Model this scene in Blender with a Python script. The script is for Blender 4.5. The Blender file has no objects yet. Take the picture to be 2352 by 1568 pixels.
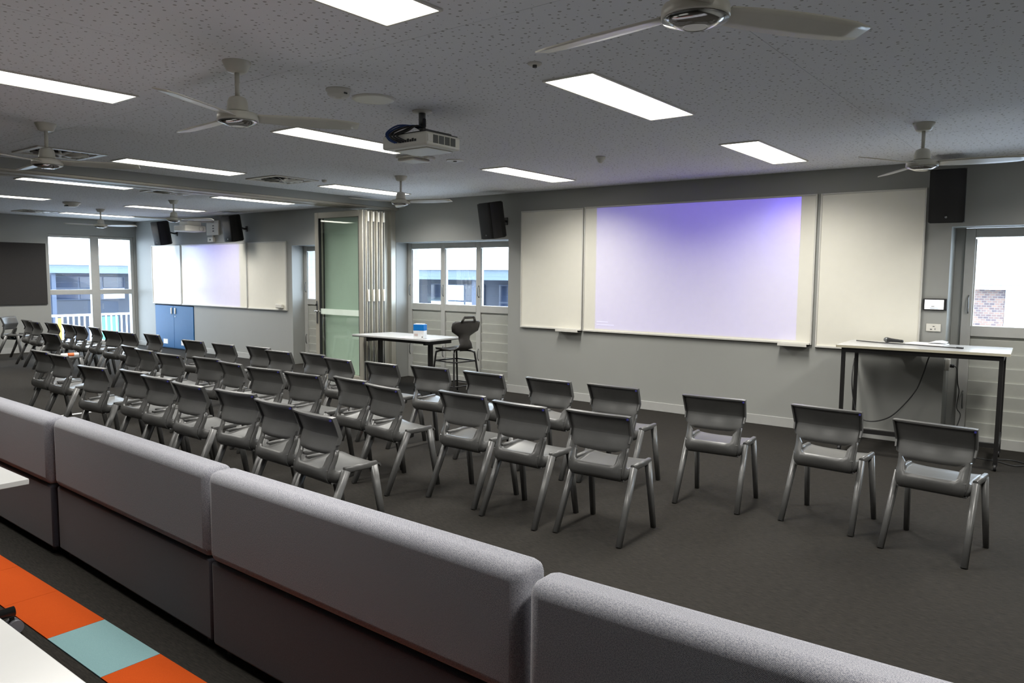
import bpy, bmesh, math, random
from mathutils import Vector, Matrix
random.seed(7)
PI = math.pi
S = bpy.context.scene
COL = S.collection

# ------------------------------------------------------------------ camera
H = 1.6
yaw, pitch, roll = .65881, .087015, .0087078
fwd = Vector((-math.sin(yaw)*math.cos(pitch), math.cos(yaw)*math.cos(pitch), -math.sin(pitch)))
rgt = Vector((math.cos(yaw), math.sin(yaw), 0)); upv = rgt.cross(fwd)
r2 = math.cos(roll)*rgt + math.sin(roll)*upv
u2 = -math.sin(roll)*rgt + math.cos(roll)*upv
cam = bpy.data.cameras.new('camera'); camo = bpy.data.objects.new('camera', cam); COL.objects.link(camo)
cam.sensor_width = 36; cam.lens = 1733/2352*36; cam.clip_start = .05; cam.clip_end = 300
camo.matrix_world = Matrix(((r2.x,u2.x,-fwd.x,0),(r2.y,u2.y,-fwd.y,0),(r2.z,u2.z,-fwd.z,H),(0,0,0,1)))
S.camera = camo

# ------------------------------------------------------------------ sky, exposure
SKY = 13.0
PANEL = 5.0
LAMP = 44.5
w = bpy.data.worlds.new('overcast_sky'); S.world = w; w.use_nodes = True
bg = w.node_tree.nodes['Background']; bg.inputs[0].default_value = (.74, .87, 1, 1); bg.inputs[1].default_value = SKY
vs = S.view_settings; vs.view_transform = 'Standard'; vs.look = 'None'; vs.gamma = 1; vs.use_curve_mapping = False
vs.exposure = 0.0

# ------------------------------------------------------------------ materials
MATS = {}
def lin(c):
    return tuple((v/12.92 if v <= .04045 else ((v+.055)/1.055)**2.4) for v in (x/255 for x in c)) + (1,)
def base(name):
    m = bpy.data.materials.new(name); m.use_nodes = True; MATS[name] = m
    return m, m.node_tree, m.node_tree.nodes['Principled BSDF']
def mat(name, rgb, rough=.5, metal=0., var=.06, scale=12., bump=0., bscale=200., spec=.5, coat=0., coatr=.1):
    m, t, b = base(name)
    c = lin(rgb)
    n = t.nodes.new('ShaderNodeTexNoise'); n.inputs['Scale'].default_value = scale; n.inputs['Detail'].default_value = 3
    tc = t.nodes.new('ShaderNodeTexCoord'); t.links.new(tc.outputs['Object'], n.inputs['Vector'])
    r = t.nodes.new('ShaderNodeValToRGB'); r.color_ramp.elements[0].position = .3; r.color_ramp.elements[1].position = .7
    r.color_ramp.elements[0].color = tuple(v*(1-var) for v in c[:3])+(1,); r.color_ramp.elements[1].color = tuple(min(1, v*(1+var)) for v in c[:3])+(1,)
    t.links.new(n.outputs['Fac'], r.inputs['Fac']); t.links.new(r.outputs['Color'], b.inputs['Base Color'])
    b.inputs['Roughness'].default_value = rough; b.inputs['Metallic'].default_value = metal
    b.inputs['Specular IOR Level'].default_value = spec
    b.inputs['Coat Weight'].default_value = coat; b.inputs['Coat Roughness'].default_value = coatr
    if bump:
        n2 = t.nodes.new('ShaderNodeTexNoise'); n2.inputs['Scale'].default_value = bscale; t.links.new(tc.outputs['Object'], n2.inputs['Vector'])
        bp = t.nodes.new('ShaderNodeBump'); bp.inputs['Strength'].default_value = bump; bp.inputs['Distance'].default_value = .002
        t.links.new(n2.outputs['Fac'], bp.inputs['Height']); t.links.new(bp.outputs['Normal'], b.inputs['Normal'])
    return m
def emit(name, rgb, s):
    m, t, b = base(name)
    b.inputs['Base Color'].default_value = (.8,.8,.8,1); b.inputs['Emission Color'].default_value = lin(rgb); b.inputs['Emission Strength'].default_value = s
    return m
def glass(name, tint=(1,1,1), refl=.07, rough=.02):
    m = bpy.data.materials.new(name); m.use_nodes = True; MATS[name] = m; t = m.node_tree; t.nodes.clear()
    o = t.nodes.new('ShaderNodeOutputMaterial'); mx = t.nodes.new('ShaderNodeMixShader')
    tr = t.nodes.new('ShaderNodeBsdfTransparent'); tr.inputs[0].default_value = tint+(1,)
    gl = t.nodes.new('ShaderNodeBsdfGlossy'); gl.inputs['Roughness'].default_value = rough
    lw = t.nodes.new('ShaderNodeLayerWeight'); lw.inputs['Blend'].default_value = .25
    mt = t.nodes.new('ShaderNodeMath'); mt.operation = 'MULTIPLY_ADD'; mt.inputs[1].default_value = .5; mt.inputs[2].default_value = refl
    t.links.new(lw.outputs['Facing'], mt.inputs[0])
    t.links.new(mt.outputs[0], mx.inputs[0]); t.links.new(tr.outputs[0], mx.inputs[1]); t.links.new(gl.outputs[0], mx.inputs[2]); t.links.new(mx.outputs[0], o.inputs[0])
    return m

mat('wall_paint', (150,151,147), .55, var=.015, scale=2, bump=.08, bscale=90)
mat('trim_paint', (172,173,172), .45, var=.02)
mat('skirting_paint', (168,168,165), .45, var=.02)
mat('frame_alu', (176,176,172), .4, var=.03)
mat('door_alu', (178,174,162), .38, metal=.25, var=.03)
mat('board_louvre', (176,177,170), .5, var=.03)
mat('gasket', (34,35,38), .6)
mat('whiteboard', (230,227,215), .22, var=.01, spec=.5)
mat('board_frame', (205,203,196), .35, var=.02)
mat('white_plastic', (215,212,203), .35, var=.02)
mat('fan_white', (205,203,192), .3, var=.02)
mat('black_plastic', (24,24,25), .5, var=.1)
mat('speaker_grille', (20,20,21), .65, var=.15, scale=300, bump=.6, bscale=900)
mat('chair_plastic', (82,82,81), .33, var=.04, scale=30, spec=.55)
mat('stool_plastic', (58,56,54), .4, var=.08)
mat('black_metal', (26,25,25), .4, var=.1)
mat('foot_steel', (52,52,52), .25, metal=.6, var=.05)
mat('chrome', (190,190,190), .15, metal=1)
mat('table_white', (190,190,189), .2, var=.01)
mat('table_edge', (176,170,150), .4, var=.04)
mat('sofa_dark_base', (66,66,76), .9, var=.2, scale=60)
mat('pinboard', (48,46,45), .95, var=.12, scale=80, bump=.5, bscale=500)
mat('cupboard_blue', (0,86,142), .5, var=.03)
mat('paper', (238,238,238), .7, var=.01)
mat('box_blue', (0,120,205), .45)
mat('box_white', (232,234,236), .5, var=.04, scale=40)
mat('box_print', (206,190,188), .5)
mat('red_plastic', (205,40,30), .4)
mat('orange_print', (226,120,70), .6)
mat('grey_metal', (120,122,122), .3, metal=.7)
mat('cable_black', (40,40,41), .5)
mat('cable_blue', (25,60,120), .45)
mat('projector_white', (214,212,202), .35, var=.02)
mat('vent_dark', (70,72,70), .5)
mat('rubber_grey', (110,110,116), .5)
mat('text_white', (250,250,250), .5)
mat('blue_sticker', (36,36,110), .5)
mat('frosted_vinyl', (236,250,238), .7, var=.02)
mat('roof_white', (235,238,240), .5)
mat('fascia_blue', (84,98,110), .5)
mat('facade_dark', (40,46,58), .6, var=.15, scale=.6)
mat('facade_frame', (58,68,86), .5)
mat('facade_pane', (34,42,58), .15, var=.3, scale=.8)
mat('facade_bright', (225,230,236), .5)
mat('fence_white', (220,222,226), .5)
mat('panel_green', (90,190,150), .5)
mat('panel_pink', (215,60,130), .5)
mat('panel_yellow', (225,170,60), .5)
mat('ground_pave', (170,172,176), .8, var=.1, scale=.5)
mat('sheet_blue', (120,150,170), .4)
mat('plate_marks', (70,70,70), .5)
emit('light_diffuser', (255,252,240), PANEL)
emit('screen_white', (255,255,255), 1.4)
glass('window_glass', (.96,.98,1.), .04)
glass('door_glass', (.94,.98,.95), .05)
glass('fan_ring_glass', (.9,.9,.88), .15)

def brick_mat():
    m, t, b = base('brick_far')
    tc = t.nodes.new('ShaderNodeTexCoord'); mp = t.nodes.new('ShaderNodeMapping'); mp.inputs['Rotation'].default_value = (PI/2,0,0)
    br = t.nodes.new('ShaderNodeTexBrick'); br.inputs['Scale'].default_value = 3.6; br.inputs['Mortar Size'].default_value = .03
    br.inputs['Color1'].default_value = lin((128,102,90)); br.inputs['Color2'].default_value = lin((84,72,76)); br.inputs['Mortar'].default_value = lin((122,114,106))
    t.links.new(tc.outputs['Object'], mp.inputs[0]); t.links.new(mp.outputs[0], br.inputs[0]); t.links.new(br.outputs[0], b.inputs['Base Color']); b.inputs['Roughness'].default_value = .8
brick_mat()

def carpet_mat(name, a, c, stripe):
    m, t, b = base(name); b.inputs['Roughness'].default_value = .95; b.inputs['Specular IOR Level'].default_value = .15
    tc = t.nodes.new('ShaderNodeTexCoord'); mp = t.nodes.new('ShaderNodeMapping'); mp.inputs['Scale'].default_value = (20, 150 if stripe else 7, 1)
    t.links.new(tc.outputs['Object'], mp.inputs[0])
    n = t.nodes.new('ShaderNodeTexNoise'); n.inputs['Scale'].default_value = 1 if stripe else 40; n.inputs['Detail'].default_value = 4; n.inputs['Roughness'].default_value = .7
    t.links.new(mp.outputs[0], n.inputs['Vector'])
    n2 = t.nodes.new('ShaderNodeTexNoise'); n2.inputs['Scale'].default_value = .8; n2.inputs['Detail'].default_value = 4; t.links.new(tc.outputs['Object'], n2.inputs['Vector'])
    ad = t.nodes.new('ShaderNodeMath'); ad.operation = 'MULTIPLY_ADD'; ad.inputs[1].default_value = .25; t.links.new(n2.outputs[0], ad.inputs[0]); t.links.new(n.outputs[0], ad.inputs[2])
    r = t.nodes.new('ShaderNodeValToRGB'); r.color_ramp.elements[0].position = .42; r.color_ramp.elements[1].position = .82
    r.color_ramp.elements[0].color = lin(a); r.color_ramp.elements[1].color = lin(c)
    t.links.new(ad.outputs[0], r.inputs[0]); t.links.new(r.outputs[0], b.inputs['Base Color'])
    bp = t.nodes.new('ShaderNodeBump'); bp.inputs['Strength'].default_value = .5; bp.inputs['Distance'].default_value = .004
    t.links.new(n.outputs[0], bp.inputs['Height']); t.links.new(bp.outputs[0], b.inputs['Normal'])
carpet_mat('carpet', (25,24,22), (48,45,41), True)
carpet_mat('carpet_orange', (166,60,12), (192,80,20), False)
carpet_mat('carpet_teal', (108,142,146), (132,164,166), False)

def ceiling_mat():
    m, t, b = base('ceiling_tile'); b.inputs['Roughness'].default_value = .9; b.inputs['Specular IOR Level'].default_value = .1
    tc = t.nodes.new('ShaderNodeTexCoord')
    mp = t.nodes.new('ShaderNodeMapping'); mp.inputs['Scale'].default_value = (21, 21, 1)
    t.links.new(tc.outputs['Object'], mp.inputs[0])
    v = t.nodes.new('ShaderNodeTexVoronoi'); v.inputs['Scale'].default_value = 1; v.voronoi_dimensions = '2D'; t.links.new(mp.outputs[0], v.inputs['Vector'])
    sz = t.nodes.new('ShaderNodeMath'); sz.operation = 'MULTIPLY_ADD'; sz.inputs[1].default_value = .13; sz.inputs[2].default_value = .04
    sp = t.nodes.new('ShaderNodeSeparateColor'); t.links.new(v.outputs['Color'], sp.inputs[0]); t.links.new(sp.outputs[0], sz.inputs[0])
    lt = t.nodes.new('ShaderNodeMath'); lt.operation = 'LESS_THAN'; t.links.new(v.outputs['Distance'], lt.inputs[0]); t.links.new(sz.outputs[0], lt.inputs[1])
    mx = t.nodes.new('ShaderNodeMix'); mx.data_type = 'RGBA'; mx.inputs['A'].default_value = lin((236,238,241)); mx.inputs['B'].default_value = lin((176,176,176))
    t.links.new(lt.outputs[0], mx.inputs['Factor']); t.links.new(mx.outputs['Result'], b.inputs['Base Color'])
    sb = t.nodes.new('ShaderNodeMath'); sb.operation = 'SUBTRACT'; sb.inputs[0].default_value = 1; t.links.new(lt.outputs[0], sb.inputs[1])
    bp = t.nodes.new('ShaderNodeBump'); bp.inputs['Strength'].default_value = .6; bp.inputs['Distance'].default_value = .003; t.links.new(sb.outputs[0], bp.inputs['Height']); t.links.new(bp.outputs[0], b.inputs['Normal'])
ceiling_mat()

def fabric_mat(name, a, c):
    m, t, b = base(name); b.inputs['Roughness'].default_value = .95; b.inputs['Specular IOR Level'].default_value = .15
    b.inputs['Sheen Weight'].default_value = .25
    tc = t.nodes.new('ShaderNodeTexCoord'); mp = t.nodes.new('ShaderNodeMapping'); mp.inputs['Scale'].default_value = (1,1,1); t.links.new(tc.outputs['Object'], mp.inputs[0])
    n = t.nodes.new('ShaderNodeTexNoise'); n.inputs['Scale'].default_value = 330; n.inputs['Detail'].default_value = 2; t.links.new(mp.outputs[0], n.inputs['Vector'])
    wv = t.nodes.new('ShaderNodeTexWave'); wv.bands_direction = 'DIAGONAL'; wv.inputs['Scale'].default_value = 130; wv.inputs['Distortion'].default_value = 1.5; wv.inputs['Detail'].default_value = 1; t.links.new(tc.outputs['Object'], wv.inputs['Vector'])
    ad = t.nodes.new('ShaderNodeMath'); ad.operation = 'MULTIPLY_ADD'; ad.inputs[1].default_value = .45; t.links.new(wv.outputs['Fac'], ad.inputs[0]); t.links.new(n.outputs[0], ad.inputs[2])
    r = t.nodes.new('ShaderNodeValToRGB'); r.color_ramp.elements[0].position = .4; r.color_ramp.elements[1].position = 1.0
    r.color_ramp.elements[0].color = lin(a); r.color_ramp.elements[1].color = lin(c)
    t.links.new(ad.outputs[0], r.inputs[0]); t.links.new(r.outputs[0], b.inputs['Base Color'])
    bp = t.nodes.new('ShaderNodeBump'); bp.inputs['Strength'].default_value = .4; bp.inputs['Distance'].default_value = .0015; t.links.new(ad.outputs[0], bp.inputs['Height']); t.links.new(bp.outputs[0], b.inputs['Normal'])
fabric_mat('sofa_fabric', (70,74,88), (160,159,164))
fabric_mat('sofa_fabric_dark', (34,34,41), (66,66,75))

# ------------------------------------------------------------------ mesh helpers
class MB:
    def __init__(s): s.bm = bmesh.new(); s.slot = 0
    def face(s, vs, smooth=False):
        try: f = s.bm.faces.new(vs)
        except ValueError: return None
        f.smooth = smooth; f.material_index = s.slot
        return f
    def box(s, x0, x1, y0, y1, z0, z1, bev=0., seg=2):
        n = bmesh.new() if bev else s.bm
        v = [n.verts.new(p) for p in ((x0,y0,z0),(x1,y0,z0),(x1,y1,z0),(x0,y1,z0),(x0,y0,z1),(x1,y0,z1),(x1,y1,z1),(x0,y1,z1))]
        for q in ((3,2,1,0),(4,5,6,7),(0,1,5,4),(1,2,6,5),(2,3,7,6),(3,0,4,7)):
            f = n.faces.new([v[i] for i in q]); f.material_index = s.slot
        if bev:
            bmesh.ops.bevel(n, geom=n.edges[:], offset=bev, segments=seg, profile=.5, affect='EDGES')
            n.normal_update()
            for f in n.faces: f.smooth = max(abs(c) for c in f.normal) < .999
            s.merge(n)
        return s
    def merge(s, n, smooth=False):
        mp = {}
        for v in n.verts: mp[v] = s.bm.verts.new(v.co)
        for f in n.faces: s.face([mp[v] for v in f.verts], smooth or f.smooth)
        n.free()
    def prism(s, poly, axis, a, b, smooth=False):
        """polygon extruded along axis 0/1/2 from a to b; poly in the other two axes in cyclic order"""
        def P(p, t):
            return {0:(t,p[0],p[1]), 1:(p[0],t,p[1]), 2:(p[0],p[1],t)}[axis]
        A = [s.bm.verts.new(P(p,a)) for p in poly]; B = [s.bm.verts.new(P(p,b)) for p in poly]
        n = len(poly); s.face(A); s.face(B[::-1])
        for i in range(n): s.face((A[i],B[i],B[(i+1)%n],A[(i+1)%n]), smooth)
        return s
    def lathe(s, prof, c=(0,0,0), n=24, smooth=True):
        rings = []
        for r, z in prof:
            rings.append([s.bm.verts.new((c[0]+r*math.cos(2*PI*k/n), c[1]+r*math.sin(2*PI*k/n), c[2]+z)) for k in range(n)] if r > 1e-6 else [s.bm.verts.new((c[0],c[1],c[2]+z))])
        for a, b in zip(rings, rings[1:]):
            for k in range(n):
                k2 = (k+1) % n
                if len(a) == 1 and len(b) == 1: continue
                if len(a) == 1: s.face((a[0], b[k2], b[k]), smooth)
                elif len(b) == 1: s.face((a[k], a[k2], b[0]), smooth)
                else: s.face((a[k], a[k2], b[k2], b[k]), smooth)
        if len(rings[0]) > 1: s.face(rings[0][::-1])
        if len(rings[-1]) > 1: s.face(rings[-1])
        return s
    def tube(s, pts, r, n=10, rs=None, smooth=True, closed=False):
        pts = [Vector(p) for p in pts]; m = len(pts); rings = []; prev = None
        for i, p in enumerate(pts):
            if closed: d = pts[(i+1)%m]-pts[i-1]
            else: d = pts[min(i+1,m-1)]-pts[max(i-1,0)]
            d.normalize()
            if prev is None:
                a = d.orthogonal().normalized()
            else:
                a = (prev - d*prev.dot(d)).normalized()
            prev = a; b = d.cross(a); rr = rs[i] if rs else r
            rings.append([s.bm.verts.new(p+a*rr*math.cos(2*PI*k/n)+b*rr*math.sin(2*PI*k/n)) for k in range(n)])
        for i in range(m if closed else m-1):
            A, B = rings[i], rings[(i+1)%m]
            for k in range(n): s.face((A[k],A[(k+1)%n],B[(k+1)%n],B[k]), smooth)
        if not closed: s.face(rings[0][::-1]); s.face(rings[-1])
        return s
    def bar(s, p, q, w0, d0, w1=None, d1=None, ref=(0,1,0)):
        """tapered rectangular bar from p to q; w across, d along ref"""
        p, q = Vector(p), Vector(q); w1 = w0 if w1 is None else w1; d1 = d0 if d1 is None else d1
        ax = (q-p).normalized(); b = Vector(ref); b = (b-ax*b.dot(ax)).normalized(); a = b.cross(ax)
        def ring(c, w_, d_):
            o = []
            for q_ in range(12):
                an = 2*PI*(q_+.5)/12; cx, sy = math.cos(an), math.sin(an); e_ = .55
                o.append(s.bm.verts.new(c+a*math.copysign(abs(cx)**e_,cx)*w_/2+b*math.copysign(abs(sy)**e_,sy)*d_/2))
            return o
        A, B = ring(p,w0,d0), ring(q,w1,d1); s.face(A[::-1]); s.face(B)
        for k in range(12): s.face((A[k],A[(k+1)%12],B[(k+1)%12],B[k]), True)
        return s
    def sheet(s, G, t, mask=None, smooth=True):
        """solid shell of thickness t around a grid of points G[row][col]; mask(r,c) False leaves a hole"""
        R, Cn = len(G), len(G[0]); G = [[Vector(p) for p in row] for row in G]
        T, Bt = [], []
        for i in range(R):
            a, b = [], []
            for j in range(Cn):
                du = G[i][min(j+1,Cn-1)]-G[i][max(j-1,0)]; dv = G[min(i+1,R-1)][j]-G[max(i-1,0)][j]
                n = du.cross(dv); n = n.normalized() if n.length > 1e-9 else Vector((0,0,1))
                a.append(s.bm.verts.new(G[i][j]+n*t/2)); b.append(s.bm.verts.new(G[i][j]-n*t/2))
            T.append(a); Bt.append(b)
        ok = lambda i, j: 0 <= i < R-1 and 0 <= j < Cn-1 and (mask is None or mask(i,j))
        for i in range(R-1):
            for j in range(Cn-1):
                if not ok(i,j): continue
                s.face((T[i][j],T[i][j+1],T[i+1][j+1],T[i+1][j]), smooth); s.face((Bt[i][j],Bt[i+1][j],Bt[i+1][j+1],Bt[i][j+1]), smooth)
                if not ok(i-1,j): s.face((T[i][j],Bt[i][j],Bt[i][j+1],T[i][j+1]))
                if not ok(i+1,j): s.face((T[i+1][j],T[i+1][j+1],Bt[i+1][j+1],Bt[i+1][j]))
                if not ok(i,j-1): s.face((T[i][j],T[i+1][j],Bt[i+1][j],Bt[i][j]))
                if not ok(i,j+1): s.face((T[i][j+1],Bt[i][j+1],Bt[i+1][j+1],T[i+1][j+1]))
        return s
    def xf(s, M):
        bmesh.ops.transform(s.bm, matrix=M, verts=s.bm.verts[:]); return s
    def build(s, name, m, parent=None, loc=None, rz=0.):
        loose = [v for v in s.bm.verts if not v.link_faces]
        if loose: bmesh.ops.delete(s.bm, geom=loose, context='VERTS')
        bmesh.ops.recalc_face_normals(s.bm, faces=s.bm.faces[:])
        me = bpy.data.meshes.new(name); s.bm.to_mesh(me); s.bm.free()
        for mm in (m if isinstance(m, (list,tuple)) else [m]): me.materials.append(MATS[mm])
        o = bpy.data.objects.new(name, me); COL.objects.link(o)
        if parent: o.parent = parent
        if loc: o.location = loc
        o.rotation_euler.z = rz
        return o
def inst(o, name, parent=None, loc=None, rot=None):
    c = bpy.data.objects.new(name, o.data); COL.objects.link(c); c.parent = parent
    if loc: c.location = loc
    if rot: c.rotation_euler = rot
    return c
def tag(o, label, cat, group=None):
    o['label'] = label; o['category'] = cat
    if group: o['group'] = group
    return o
def thing(name, label, cat, loc=(0,0,0), rz=0., group=None):
    o = bpy.data.objects.new(name, None); COL.objects.link(o); o.location = loc; o.rotation_euler.z = rz; o.empty_display_size = .1
    return tag(o, label, cat, group)
def struct(o, label=None):
    o['kind'] = 'structure'
    if label: o['label'] = label
    return o
def sempty(name, label, loc=(0,0,0)):
    o = bpy.data.objects.new(name, None); COL.objects.link(o); o.location = loc; o['kind'] = 'structure'; o['label'] = label
    return o
def copy_tree(o, parent=None):
    c = o.copy(); COL.objects.link(c); c.parent = parent
    for ch in list(o.children): copy_tree(ch, c)
    return c
def bx(*a, **k): return MB().box(*a, **k)

# ------------------------------------------------------------------ room shell
YF, ZC = 8.144, 2.706
XL, XR, YB = -16.8, 2.2, -3.6
WT = .5
b = MB().box(XL-.3, XR+.3, YB-.3, YF+WT, -.25, 0); struct(b.build('floor', 'carpet'), 'dark striped carpet floor')
floor = bpy.data.objects['floor']
# front wall with three recesses and the cupboard niche
REC = [(-11.2,-9.02), (-8.58,-6.38), (-1.115,.95)]
ZREC = 2.092
NICHE = (-16.03,-14.47,.0,.93)
m = MB(); x = XL-.3
for a, c in REC:
    if x < NICHE[0] < a:
        m.box(x, NICHE[0], YF, YF+WT, 0, ZC); m.box(NICHE[0], NICHE[1], YF, YF+WT, NICHE[3], ZC); m.box(NICHE[0], NICHE[1], YF+.42, YF+WT, 0, NICHE[3]); x = NICHE[1]
    m.box(x, a, YF, YF+WT, 0, ZC); m.box(a, c, YF, YF+WT, ZREC, ZC); x = c
m.box(x, XR+.3, YF, YF+WT, 0, ZC)
wf = struct(m.build('wall_front', 'wall_paint'), 'long grey wall with whiteboards and window recesses')
# end wall of the far room: window opening 6.37..8.12, pinboard section stands 6 cm proud
WZ0, WZ1 = .06, 2.36
m = MB(); m.box(XL-.3, XL+.06, YB-.3, 6.36, 0, ZC); m.box(XL-.3, XL, 6.36, YF, WZ1, ZC); m.box(XL-.3, XL, 6.36, YF, 0, WZ0); m.box(XL-.3, XL, 8.10, YF, WZ0, WZ1)
struct(m.build('wall_left', 'wall_paint'), 'grey end wall of the far room')
m = MB(); m.box(XR, XR+.3, YB-.3, YF, 0, ZC); struct(m.build('wall_right', 'wall_paint'))
struct(bx(XL-.3, XR+.3, YB-.3, YB, 0, ZC).build('wall_back', 'wall_paint'))
# ceiling slab with perforated sheets as its pieces
cl = struct(bx(XL-.3, XR+.3, YB-.3, YF+WT, ZC+.016, ZC+.2).build('ceiling', 'trim_paint'), 'perforated acoustic sheet ceiling')
XJ = [XR, 1.09, -1.31, -3.71, -6.11, -8.5]; XJ2 = [-8.95, -11.4, -13.8, XL]
YJ = [YB, -1.46, .57, 2.6, 4.63, 6.62, 7.76, YF]
for XX in (XJ, XJ2):
    for i in range(len(XX)-1):
        for j in range(len(YJ)-1):
            bx(XX[i+1]+.0015, XX[i]-.0015, YJ[j]+.0015, YJ[j+1]-.0015, ZC, ZC+.014).build('ceiling_sheet', 'ceiling_tile', cl)
# beam of the folding partition and its jamb
tb = sempty('trim_1', 'beam and sliding track dividing the two rooms')
bx(-8.95, -8.5, YB, YF, 2.605, ZC+.012).build('beam', 'wall_paint', tb)
bx(-8.94, -8.52, YB, YF, 2.580, 2.604).build('track_housing', 'door_alu', tb)
bx(-8.79, -8.69, YB, YF, 2.577, 2.5797).build('track_channel', 'door_alu', tb)
bx(-8.93, -8.80, YB, YF, 2.572, 2.5797).build('track_lip', 'door_alu', tb)
bx(-8.68, -8.55, YB, YF, 2.572, 2.5797).build('track_lip', 'door_alu', tb)
tj = sempty('trim_2', 'beige jamb post where the folding doors stack')
bx(-8.86, -8.64, 7.96, YF-.001, 0, 2.571).build('jamb_post', 'door_alu', tj)
bx(-8.92, -8.585, 8.05, YF-.002, 0, 2.571).build('jamb_backing', 'door_alu', tj)
# skirting
sk = []
for a, c in ((XL+.002,NICHE[0]), (NICHE[1],-11.2), (-9.02,-8.93), (-6.38,-1.115), (.95,XR-.002)):
    sk.append(bx(a, c, YF-.014, YF-.001, 0, .105, bev=.003, seg=1).build('baseboard_front', 'skirting_paint')); struct(sk[-1])
struct(bx(XL+.061, XL+.075, YB+.02, 6.35, 0, .105).build('baseboard_left', 'skirting_paint'))

# carpet tiles of the coloured strip
for k in range(-7, 6):
    x0 = -3.53+k*.508
    t = bx(x0+.001, x0+.507, 1.268, 1.508, 0.0, .006).build('carpet_tile', 'carpet_teal' if k in (0,-6,5) else 'carpet_orange', floor)
    t['label'] = 'pale teal carpet tile' if k in (0,-6,5) else 'orange carpet tile'

# ------------------------------------------------------------------ louvre windows in the recesses
def louvre_window(name, label, x0, x1, nb, yp):
    root = sempty(name, label)
    st = .085
    n = nb; bw = (x1-x0-st*(n+1))/n
    d0, d1 = yp, yp+.07
    for i in range(n+1):
        a = x0+i*(bw+st); bx(a, a+st, d0, d1, 0, 2.085, bev=.004, seg=1).build('stile', 'frame_alu', root)
    for i in range(n):
        a = x0+st+i*(bw+st); c = a+bw
        for z0, z1, nm in ((2.0,2.085,'head_rail'), (1.06,1.16,'transom'), (0,.10,'sill_rail')):
            bx(a, c, d0, d1, z0, z1, bev=.003, seg=1).build(nm, 'frame_alu', root)
        g = None
        for k in range(6):                                            # glass louvre blades
            z0 = 1.165+k*.1375
            pa = MB().prism([(d0+.035,z0),(d0+.041,z0),(d0+.029,z0+.143),(d0+.023,z0+.143)], 0, a+.012, c-.012).build('glass_blade', 'window_glass', root)
        bx(a, a+.012, d0+.015, d0+.06, 1.16, 1.985).build('blade_clip_rail', 'frame_alu', root); bx(c-.012, c, d0+.015, d0+.06, 1.16, 1.985).build('blade_clip_rail', 'frame_alu', root)
        hh = MB().tube([(a-.03,d0-.004,1.28),(a-.03,d0-.028,1.31),(a-.03,d0-.03,1.42),(a-.03,d0-.006,1.45)], .006, n=6); hh.build('handle', 'grey_metal', root)
        k = 7; hgt = (1.035-.10)/k                                     # solid boards below
        for j in range(k):
            z0 = .10+j*hgt
            MB().prism([(d0+.0335,z0),(d0+.034,z0),(d0+.034,z0+hgt-.001),(d0+.018,z0+hgt-.001),(d0+.017,z0+hgt-.006)], 0, a+.002, c-.002).build('louvre_board', 'board_louvre', root)
        bx(a, c, d0+.034, d0+.05, .10, 1.06).build('board_backing', 'board_louvre', root)
        MB().tube([(a-.03,d0-.004,.36),(a-.03,d0-.024,.39),(a-.03,d0-.026,.50),(a-.03,d0-.006,.53)], .006, n=6).build('handle', 'grey_metal', root)
    return root
louvre_window('window_1', 'three-bay louvre window in the recess beside the folding doors', -8.578, -6.382, 3, YF+.25)
louvre_window('window_2', 'louvre window in the recess behind the standing table', -1.03, .948, 3, YF+.25)
louvre_window('window_3', 'louvre window in the far room recess behind the glass door', -11.198, -9.022, 3, YF+.25)
struct(bx(-1.113, -1.032, YF+.28, YF+.33, 0, 2.09).build('trim_3', 'wall_paint'), 'narrow infill panel beside the louvre window')
# tall window of the far room
wr = sempty('window_4', 'tall two-bay window and glazed lower lights in the far room end wall')
d0, d1 = XL-.12, XL-.03
for y0, y1 in ((6.362,6.40), (7.20,7.37), (8.03,8.098)): bx(d0, d1, y0, y1, WZ0, WZ1-.001, bev=.004, seg=1).build('mullion', 'frame_alu', wr)
for y0, y1 in ((6.40,7.20), (7.37,8.03)):
    bx(d0, d1, y0, y1, 2.30, WZ1-.001, bev=.003, seg=1).build('head_rail', 'frame_alu', wr); bx(d0, d1, y0, y1, 1.13, 1.23, bev=.003, seg=1).build('transom', 'frame_alu', wr); bx(d0, d1, y0, y1, WZ0, .14, bev=.003, seg=1).build('sill_rail', 'frame_alu', wr)
    for k in range(7):
        z0 = 1.232+k*.149
        MB().prism([(d0+.035,z0),(d0+.041,z0),(d0+.053,z0+.154),(d0+.047,z0+.154)], 1, y0+.004, y1-.004).build('glass_blade', 'window_glass', wr)
        bx(d0+.045, d0+.056, y0+.004, y1-.004, z0+.146, z0+.154).build('blade_edge', 'window_glass', wr) if k < 3 else None
    bx(d0+.04, d0+.046, y0, y1, .14, 1.13).build('pane', 'window_glass', wr)

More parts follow.
